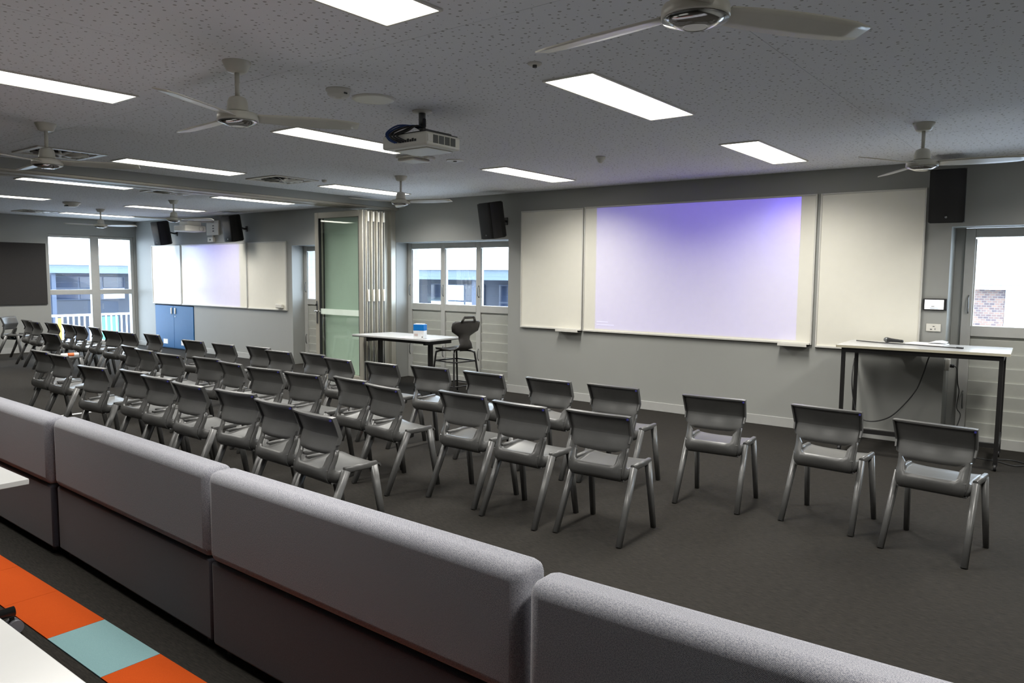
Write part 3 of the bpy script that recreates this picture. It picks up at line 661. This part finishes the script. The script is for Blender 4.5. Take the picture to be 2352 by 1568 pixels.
# ------------------------------------------------------------------ charcoal stacking chairs
def lerp(tab, z):
    for (a,va),(c,vc) in zip(tab, tab[1:]):
        if a <= z <= c: return va+(vc-va)*(z-a)/(c-a)
    return tab[0][1] if z < tab[0][0] else tab[-1][1]
def make_chair():
    root = thing('stacking_chair', '', 'chair')
    YP = [(.370,-.112),(.382,-.132),(.40,-.145),(.44,-.152),(.47,-.152),(.50,-.147),(.535,-.134),(.57,-.128),(.60,-.119),(.643,-.104),(.69,-.122),(.73,-.139),(.767,-.156)]
    WP = [(.37,.165),(.39,.180),(.42,.184),(.50,.185),(.566,.188),(.5665,.188),(.572,.206),(.65,.211),(.767,.218)]
    OP = [(.37,.110),(.39,.120),(.455,.126),(.475,.138),(.52,.144),(.545,.168),(.60,.168),(.767,.175)]
    rows = [.370,.382,.40,.43,.462,.475,.50,.52,.545,.566,.572,.60,.625,.641,.645,.67,.70,.735,.767]
    G = []
    for z in rows:
        W, O, Y = lerp(WP,z), lerp(OP,z), lerp(YP,z)
        xs = [-W,-(W+O)/2,-O]+[-O+O*2*k/8 for k in range(1,8)]+[O,(W+O)/2,W]
        cv = .045 if z > .5 else .045*max(0,(z-.42)/.08)
        row = []
        for x in xs:
            zz = z
            if z >= .64: zz += .006*(1-(x/.21)**2)                      # slightly arched top and crease
            if .54 < z < .55 and abs(x) < O+.001: zz = .545+.012*min(1,max(0,(abs(x)/O-.75)/.25)*2)-.006
            row.append((x, Y+cv*(x/.215)**2, zz))
        G.append(row)
    hole = lambda i, j: not (2 <= j <= 9 and rows[i] >= .462-1e-6 and rows[i+1] <= .545+1e-6)
    m_ = MB().sheet(G, .011, hole)
    # rolled rim: a lip folded backwards along the top and down both sides
    top = G[-1]; lip = []
    path = [G[i][0] for i in range(len(rows)-8, len(rows))]+top[1:-1]+[G[i][-1] for i in range(len(rows)-1, len(rows)-9, -1)]
    inn = []
    for p in path: inn.append((Vector((p[0],p[1]+.004,p[2])), Vector((p[0]*1.004, p[1]-.024, p[2]-(.004 if p[2] > .76 else 0)))))
    m_.sheet([list(q) for q in inn], .010, None, False)
    for sg in (-1,1):                                                   # side flange running from the back down round the seat
        out = [(lerp(WP,z)*1.0, lerp(YP,z)+(.045 if z > .5 else .045*max(0,(z-.42)/.08))*(lerp(WP,z)/.215)**2, z) for z in (.562,.53,.50,.47,.44,.41,.385)]+[(.184,-.10,.372),(.188,-.055,.374),(.194,.03,.395)]
        ins = [(.188,out[0][1]+.028,.562),(.187,out[1][1]+.03,.53),(.187,out[2][1]+.032,.50),(.187,out[3][1]+.036,.472),(.187,-.098,.448),(.188,-.080,.440),(.189,-.062,.438),(.190,-.04,.438),(.192,-.015,.440),(.196,.03,.444)]
        m_.sheet([[(sg*p_[0],p_[1],p_[2]),(sg*((p_[0]+q_[0])/2+.003),(p_[1]+q_[1])/2,(p_[2]+q_[2])/2),(sg*q_[0],q_[1],q_[2])] for p_, q_ in zip(ins,out)], .008)
    back = m_.build('backrest', 'chair_plastic', root)
    bx(.2095,.2195,-.146,-.136,.748,.758).build('size_dot', 'blue_sticker', back)
    # seat
    SP = [(-.142,.445),(-.128,.425),(-.10,.418),(-.05,.418),(.02,.424),(.10,.434),(.17,.438),(.205,.434),(.228,.424),(.240,.408)]
    G = []
    for y, z in SP:
        W = .186 if y < -.05 else .186+.018*min(1,(y+.05)/.12)
        if y > .19: W -= .02*(y-.19)/.05
        G.append([(W*u, y, z+.012*abs(u)**3-(.0 if y<.15 else .004*abs(u))) for u in (-1,-.85,-.6,-.3,0,.3,.6,.85,1)])
    m_ = MB().sheet(G, .011)
    m_.build('seat', 'chair_plastic', root)
    # curved apron under the rear of the seat
    G = [[(u*.185, -.118+.035*k, .368-.004*k*(1-u*u)+.012*k*abs(u)**3*.5) for u in (-1,-.6,-.2,.2,.6,1)] for k in range(5)]
    MB().sheet(G, .009).build('apron', 'chair_plastic', root)
    for s_ in (-1,1):
        xo = .208*s_
        m_ = MB(); m_.bar((xo,-.045,.440),(xo,.185,.444),.030,.038,ref=(0,0,1)); m_.build('side_rail','chair_plastic',root)
        m_ = MB(); m_.bar((xo,-.030,.436),(.222*s_,-.232,0),.036,.052,.034,.036); m_.build('leg','chair_plastic',root)
        m_ = MB(); m_.bar((xo,.165,.440),(.222*s_,.236,0),.036,.052,.030,.036); m_.build('leg','chair_plastic',root)
    return root
BACK = [(-3.671,2.932,-.102),(-4.193,3.016,-.046),(-4.785,3.098,.069),(-5.369,3.073,-.025),(-5.922,3.112,.021),(-6.421,3.173,.018),(-6.989,3.076,.084),(-8.239,3.291,.004),(-8.773,3.329,-.006)]
MID = [(-2.381,4.054,.03),(-2.941,4.0,-.027),(-3.512,4.082,-.029),(-4.18,3.951,-.158),(-4.685,4.065,-.094),(-5.235,4.001,.028),(-5.772,3.994,.082),(-6.36,4.045,-.103),(-6.898,4.108,.058),(-7.493,4.043,.014),(-8.102,4.099,-.085),(-8.613,4.188,-.093),(-11.103,4.301,.083)]
FRONT = [(-.688,5.022,-.12),(-1.334,5.168,-.067),(-2.087,5.107,.079),(-2.886,5.107,-.008),(-3.464,5.078,-.032),(-4.122,5.043,-.026),(-4.758,5.036,.028),(-5.3,4.952,-.04),(-5.873,4.905,-.094),(-6.457,5.056,-.08),(-6.956,4.977,-.002),(-7.505,5.101,-.003),(-8.107,5.027,-.003),(-8.8,5.038,.033),(-10.09,5.18,-.05),(-10.57,5.072,.02),(-11.075,5.083,.044),(-11.956,5.246,-.125),(-12.456,5.232,-.054),(-12.949,5.264,-.08),(-13.442,5.212,-.011),(-13.932,5.149,-.047),(-14.485,5.228,-.048),(-15.66,5.33,-.85)]
ORD = ['first','second','third','fourth','fifth','sixth','seventh','eighth','ninth','tenth','eleventh','twelfth','thirteenth','fourteenth','fifteenth','sixteenth','seventeenth','eighteenth','nineteenth','twentieth','twenty-first','twenty-second','twenty-third','twenty-fourth','twenty-fifth']
ch0 = make_chair(); flC = []
for row, rl in ((BACK,'row nearest the sofa'), (MID,'middle row'), (FRONT,'row nearest the whiteboards')):
    for k, (cx, cy, th) in enumerate(row):
        o = used_copy(ch0, flC); o.location = (cx,cy,0); o.rotation_euler.z = th
        o['label'] = 'charcoal plastic chair, %s from the standing-table end of the %s' % (ORD[k], rl); o['group'] = 'charcoal plastic chairs in three rows'

# ------------------------------------------------------------------ sofas with their backs to the camera
def sofa(label, x0, x1, yn, z_top, rz=0.):
    L_ = x1-x0; root = thing('bench_sofa', label, 'sofa', ((x0+x1)/2, yn, 0), rz, 'grey bench sofas in a row'); h = L_/2-.004
    bx(-h,h,0,.135,.405,z_top,bev=.042,seg=6).build('backrest','sofa_fabric',root)
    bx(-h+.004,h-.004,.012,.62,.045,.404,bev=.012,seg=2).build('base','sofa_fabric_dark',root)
    bx(-h+.004,h-.004,.14,.66,.4045,.47,bev=.025,seg=3).build('seat_cushion','sofa_fabric',root)
    for a in (-h+.08,h-.08):
        for y_ in (.06,.55): MB().lathe([(.025,0),(.025,.0445)], c=(a,y_,0), n=12).build('foot','black_plastic',root)
    return root
sofa('grey bench sofa seen from behind, next to the small white table corner', -6.30, -4.56, 1.70, .785, -.02)
sofa('grey bench sofa seen from behind, between the small table and the orange tiles end', -4.555, -2.865, 1.675, .79, -.035)
sofa('grey bench sofa seen from behind, beside the gap in the sofa row', -2.86, -1.205, 1.625, .79, -.015)
sofa('grey bench sofa seen from behind, on the standing-table side of the gap', -1.175, .52, 1.605, .785, .03)

# ------------------------------------------------------------------ tables near the camera
def flip_table(label, x0, x1, y0, y1, zt, feet):
    root = thing('flip_top_table', label, 'table', ((x0+x1)/2,(y0+y1)/2,0)); hx, hy = (x1-x0)/2, (y1-y0)/2
    bx(-hx,hx,-hy,hy,zt-.025,zt,bev=.003,seg=2).build('table_top','table_white',root)
    bx(-hx+.15,hx-.15,-.03,.03,zt-.085,zt-.0255).build('cross_beam','black_metal',root)
    for s_ in (-1,1):
        xc = s_*(hx-.16)
        bx(xc-.03,xc+.03,-.04,.04,.10,zt-.0855,bev=.006,seg=1).build('leg','black_metal',root)
        ft = MB().tube([(xc,-feet,.10),(xc,feet,.10)],.022,n=14).build('foot_bar','foot_steel',root)
        for q in (-1,1):
            yq = q*(feet-.004)
            c_ = MB(); c_.tube([(xc-.028,yq,.032),(xc-.008,yq,.032)],.031,n=20); c_.tube([(xc+.008,yq,.032),(xc+.028,yq,.032)],.031,n=20); c_.build('castor','rubber_grey',root)
            bx(xc-.006,xc+.006,yq-.015,yq+.002,.03,.075).build('castor_fork','black_plastic',ft)
    return root
flip_table('white flip-top table over the orange carpet tiles, only its corner in view', -5.36, -3.555, .50, 1.236, .72, .34)
flip_table('white table top cutting the bottom left corner of the picture', -3.20, -1.42, -.10, .672, .72, .34)

# ------------------------------------------------------------------ table by the folding doors, with box and papers
tl = thing('meeting_table', 'white table with thin dark edge standing by the folding doors', 'table', (-7.485,7.29,0), .0)
C4 = [(-.745,-.325),(.735,-.310),(.625,.355),(-.605,.270)]
C4 = [(-.745,-.325),(.735,-.315),(.69,.350),(-.640,.330)]
m_ = MB().prism(C4, 2, .745, .765); m_.build('table_top','table_white',tl)
m_ = MB().prism([(x*.996,y*.996) for x,y in C4], 2, .735, .7445); m_.build('edge_band','black_plastic',tl)
bx(-.50,.57,-.25,-.20,.70,.7345).build('rail','black_metal',tl); bx(-.48,.57,.20,.25,.70,.7345).build('rail','black_metal',tl)
bx(.57,.61,-.25,.25,.685,.7345).build('end_plate','black_metal',tl); bx(-.54,-.50,-.25,.25,.675,.7345).build('end_plate','black_metal',tl)
for s_ in (-1,1):
    xl = .46 if s_ > 0 else -.52
    bx(xl-.02,xl+.02,-.03,.03,.09,.685).build('leg','black_metal',tl)
    MB().tube([(xl,-.30,.09),(xl,.28,.09)],.022,n=12).build('foot_bar','black_metal',tl)
    for q in (-.27,.25):
        MB().tube([(xl-.018,q,.034),(xl+.018,q,.034)],.034,n=18).build('castor','red_plastic' if (s_<0 and q<0) else 'rubber_grey',tl)
t = thing('wipes_box', 'blue and white cardboard box on the table by the folding doors', 'box', (-7.02,7.09,.766), .35)
bx(-.075,.075,-.05,.05,0,.105,bev=.002,seg=1).build('lower_carton','box_white',t); bx(-.0755,.0755,-.0505,.0505,.1055,.185,bev=.002,seg=1).build('upper_carton','box_blue',t); bx(-.07,.055,-.045,.045,.1855,.1935).build('lid_flap','paper',t)
bx(-.06,-.01,-.0515,-.0508,.035,.065).build('print_patch','box_print',t); bx(.045,.06,-.0515,-.0508,.015,.03).build('print_mark','plate_marks',t)
tag(MB().prism([(-7.36,6.99),(-7.12,7.01),(-7.17,7.24),(-7.40,7.20)],2,.7655,.7672).build('paper_sheet','paper'),'white paper sheet on the table beside the blue box','paper')

# ------------------------------------------------------------------ tall stool
st = thing('tall_stool', 'tall black shell stool tucked to the table by the louvre window', 'stool', (-6.64,7.36,0), PI/2-.12)
zs = .635
G = []
for y, z, hw in ((.20,-.020,.165),(.185,.0,.185),(.10,.0,.20),(0,-.008,.20),(-.10,-.010,.19),(-.16,.0,.16),(-.195,.03,.115),(-.205,.075,.10),(-.205,.13,.092),(-.205,.18,.098),(-.212,.215,.165),(-.222,.245,.225),(-.235,.30,.24),(-.25,.355,.234),(-.256,.375,.20)):
    G.append([(hw*u, y+(.035*u*u if z > .1 else 0), zs+z+(.014*u*u if z < .05 else 0)) for u in (-1,-.75,-.5,-.2,.2,.5,.75,1)])
ss = MB().sheet(G, .012)
# handle loop on top of the back
def arcp(w_, h_): return [(-w_,0),(-w_*.72,h_),(w_*.72,h_),(w_,0)]
hp = []
ss.build('shell','stool_plastic',st)
hb_ = MB()
for (p,q) in zip([(-.115,.365),(-.082,.425),(.082,.425)],[(-.082,.425),(.082,.425),(.115,.365)]):
    hb_.bar((p[0],-.256-(p[1]-.365)*.25,zs+p[1]),(q[0],-.256-(q[1]-.365)*.25,zs+q[1]),.014,.034,ref=(0,0,1) if p[1]==q[1] else (1,0,0))
hb_.bar((-.10,-.255,zs+.372),(.10,-.255,zs+.372),.014,.022,ref=(0,0,1))
hb_.build('carry_handle','stool_plastic',st)
LG = {(-1,1):None}
for sx in (-1,1):
    for sy in (-1,1):
        top_, bot = Vector((sx*.10,sy*.10,zs-.018)), Vector((sx*.235,sy*.235-.01,.012))
        kn = Vector((sx*.165,sy*.165,zs-.035)); 
        MB().tube(spline([(sx*.04,sy*.04,zs-.022),tuple(top_),tuple(kn),(sx*.185,sy*.185,zs-.10),tuple(bot)],5),.0125,n=10).build('leg','black_metal',st)
        MB().lathe([(0,-.012),(.017,-.012),(.017,.02),(.012,.024),(0,.024)],c=tuple(bot),n=12).build('foot_cap','black_plastic',st)
zr = zs-.155
pr_ = [Vector((sx*.19,sy*.19-.003,zr)) for sx, sy in ((-1,-1),(1,-1),(1,1),(-1,1))]
for a in range(4): MB().tube([pr_[a],pr_[(a+1)%4]],.009,n=8).build('stretcher','black_metal',st)
zr = .17
pr_ = [Vector((sx*.222,sy*.222-.008,zr)) for sx, sy in ((-1,-1),(1,-1),(1,1),(-1,1))]
for a in range(4): MB().tube([pr_[a],pr_[(a+1)%4]],.009,n=8).build('footrest','black_metal',st)

# ------------------------------------------------------------------ standing table with microphone
TR = thing('standing_table', 'tall white topped table with black square steel frame under the whiteboard', 'table', (-1.225,7.69,0), .052)
hx, hy, zt = .67, .36, .995
tp = bx(-hx,hx,-hy,hy,zt-.024,zt,bev=.002,seg=1).build('table_top','table_white',TR)
for a in ((-hx,hx,-hy-.002,-hy-.0003), (-hx,hx,hy+.0003,hy+.002)): bx(a[0],a[1],a[2],a[3],zt-.0235,zt-.0012).build('edge_strip','table_edge',tp)
for a in ((-hx-.002,-hx-.0003), (hx+.0003,hx+.002)): bx(a[0],a[1],-hy,hy,zt-.0235,zt-.0012).build('edge_strip','table_edge',tp)
lx, ly, s_ = .612, .315, .016
for a in (-1,1):
    for c in (-1,1):
        lg = bx(a*lx-s_,a*lx+s_,c*ly-s_,c*ly+s_,.072,zt-.0245).build('leg','black_metal',TR)
        MB().tube([(a*lx-.011,c*ly,.028),(a*lx+.011,c*ly,.028)],.028,n=18).build('castor','black_plastic',lg)
        bx(a*lx-.018,a*lx+.018,c*ly-.012,c*ly+.012,.045,.0715).build('castor_fork','black_plastic',lg)
for c in (-1,1): bx(-lx+s_,lx-s_,c*ly-s_,c*ly+s_,zt-.066,zt-.0245).build('top_rail','black_metal',TR)
for a in (-1,1): bx(a*lx-s_,a*lx+s_,-ly+s_,ly-s_,zt-.066,zt-.0245).build('end_rail','black_metal',TR)
bx(-lx+s_,lx-s_,-ly-.019,-ly+.019,.195,.233).build('foot_rail','black_metal',TR)
for a in (-1,1): bx(a*lx-.019,a*lx+.019,-ly+s_,ly-s_,.195,.233).build('foot_rail','black_metal',TR)
mc = thing('microphone', 'black handheld microphone with silver mesh head on the standing table', 'microphone', (-1.50,7.86,zt+.024), -.75)
mx_ = Matrix.Rotation(PI/2,4,'Y')
MB().lathe([(0,0),(.0135,0),(.0145,.03),(.018,.14),(.021,.165),(.019,.17),(0,.17)], n=20).xf(mx_@Matrix.Rotation(0,4,'Z')).xf(Matrix.Translation((-.1,0,0))).build('handle','black_plastic',mc)
MB().lathe([(.02,0),(.0245,.012),(.025,.028),(.019,.044),(.009,.051),(0,.052)], n=20).xf(Matrix.Translation((.070,0,0))@mx_).build('mesh_head','grey_metal',mc)
mc.rotation_euler.z = PI-.62
tag(MB().tube(spline([(-1.83,7.84,zt+.006),(-1.80,7.83,zt+.006),(-1.70,7.78,zt+.006),(-1.58,7.74,zt+.006),(-1.44,7.72,zt+.006),(-1.30,7.70,zt+.006),(-1.15,7.66,zt+.006),(-.95,7.62,zt+.006)]),.005,n=6).build('audio_cable','cable_black'),'thin black cable lying along the standing table top','cable')
MB().tube([(-.955,7.621,zt+.008),(-.90,7.61,zt+.008)],.0075,n=8).build('jack','black_plastic',bpy.data.objects['audio_cable'])
tag(MB().prism([(-1.40,7.80),(-1.10,7.78),(-1.06,7.99),(-1.36,8.02)],2,zt+.0008,zt+.012).build('paper_stack','paper'),'flat stack of white papers behind the microphone','paper')
G = [[(-1.22+.05*i, 7.86+.05*j, zt+.0165+.022*max(0,math.sin(i*.9))*(.4+.2*j)) for i in range(4)] for j in range(4)]
tag(MB().sheet(G,.0015).build('curled_paper','paper'),'curled white sheet on top of the paper stack','paper')
tag(MB().tube(spline([(-1.20,8.04,.93),(-1.225,8.0,.86),(-1.256,7.96,.711),(-1.313,7.93,.54),(-1.452,7.9,.337),(-1.563,7.9,.247),(-1.698,7.9,.213),(-1.80,7.93,.25),(-1.86,7.96,.40),(-1.885,7.97,.62),(-1.90,8.10,.80)]),.006,n=7).build('hanging_cable','cable_black'),'dark cable sagging in a loop under the standing table','cable')
hc = bpy.data.objects['hanging_cable']; del hc['category']; hc.parent = TR; hc.matrix_parent_inverse = (Matrix.Translation(TR.location)@Matrix.Rotation(TR.rotation_euler.z,4,'Z')).inverted()

# ------------------------------------------------------------------ small things lying about
t = thing('drink_bottle', 'red plastic bottle on the carpet among the chair legs', 'bottle', (-5.46,4.83,0)); MB().lathe([(0,0),(.036,0),(.038,.01),(.038,.125),(.030,.15),(.016,.165),(0,.166)], n=20).build('body','red_plastic',t); MB().lathe([(0,.1662),(.017,.1662),(.017,.19),(0,.191)], n=16).build('cap','black_plastic',t)
t = thing('rolled_paper', 'rolled white paper with an orange band on a chair seat in the far middle row', 'paper', (-11.09,4.37,.468), 1.5); MB().tube([(-.16,0,0),(.16,0,0)],.024,n=16).build('roll','paper',t); MB().tube([(.02,0,0),(.10,0,0)],.0248,n=16).build('band','orange_print',t)
tag(bx(-.02,.02,-.17,.17,.0,.010,bev=.002,seg=1).build('floor_strip','paper',None,(-9.01,3.62,.001)),'thin white strip lying on the carpet below the beam','strip')

# ------------------------------------------------------------------ outside
struct(bx(-90,60,-40,90,-3.6,-3.5).build('outside_ground','ground_pave'),'pale paving outside')
def building(label, loc, rz, length, fas, dark_h, bays, bright):
    root = thing('neighbour_building', label, 'building', loc, rz)
    L2 = length/2
    bx(-L2,L2,0,.4,-3.0,fas[0]).build('wall','facade_dark',root)
    bx(-L2-.5,L2+.5,-1.25,-1.15,fas[0]-.02,fas[1],bev=.01,seg=1).build('fascia','fascia_blue',root)
    MB().prism([(-1.15,fas[0]+.05),(8,fas[0]+2.2),(8,fas[0]+2.3),(-1.35,fas[1]+.04),(-1.35,fas[1]),(-1.15,fas[1])],0,-L2-.5,L2+.5).build('roof','roof_white',root)
    bwid = length/bays
    for k in range(bays):
        x0 = -L2+k*bwid
        bx(x0-.10,x0+.10,-1.0,-.8,-3.0,fas[0]-.03).build('post','facade_frame',root)
        wn = bx(x0+.35,x0+bwid-.35,-.08,-.001,fas[0]-1.40,fas[0]-.18).build('window','facade_frame',root)
        nn = 3; ww = (bwid-.7)/nn
        for j in range(nn):
            for r_ in range(2):
                z0 = fas[0]-1.36+r_*.60
                br = bright(k,j,r_)
                bx(x0+.40+j*ww,x0+.30+(j+1)*ww,-.12,-.0805,z0,z0+.54).build('pane','facade_bright' if br else 'facade_pane',wn)
    return root
building('low blue-grey building with white roof outside the window beside the folding doors', (-20,20.5,0), 0, 26, (1.46,1.78), 1, 8, lambda k,j,r_: r_==0 and (k in (3,4)) or (r_==1 and k==4 and j==1))
building('blue-grey building with white roof beyond the far end window', (-42,20,0), PI/2, 34, (1.55,1.95), 1, 8, lambda k,j,r_: (k*7+j*3+r_)%9==0)
bb = thing('brick_building', 'pale brick building seen through the window behind the standing table', 'building', (-1.2,27,0))
bx(-2.5,-1.0,0,.4,-3,1.30).build('wall','brick_far',bb); bx(-1.68,4.5,-.35,-.05,1.32,1.46).build('gutter','sheet_blue',bb); MB().prism([(-.35,1.47),(6,3.0),(6,3.1),(-.4,1.5)],0,-2.3,4.5).build('roof','roof_white',bb)
bx(-.99,4.2,-.02,.35,-3,1.3).build('rendered_wall','facade_bright',bb)
# balustrade with coloured panels outside the end window
fn = thing('playground_fence', 'white barred fence with coloured panels outside the far end window', 'fence', (-31,13.5,0))
bx(-.04,.04,-6,6,-.10,-.02).build('top_rail','fence_white',fn); bx(-.04,.04,-6,6,-1.35,-1.28).build('bottom_rail','fence_white',fn)
for k in range(60):
    y_ = -5.95+k*.2; bx(-.02,.02,y_-.025,y_+.025,-1.28,-.1005).build('bar','fence_white',fn)
for y0, y1, mt in ((-.1,.75,'panel_green'), (-2.3,-1.9,'panel_pink'), (-1.55,-1.3,'panel_yellow')): bx(-.09,-.05,y0,y1,-1.28,-.16).build('colour_panel',mt,fn)
for y_ in (-5,-1,3): bx(-.05,.05,y_-.05,y_+.05,-3.5,-1.3505).build('post','fence_white',fn)
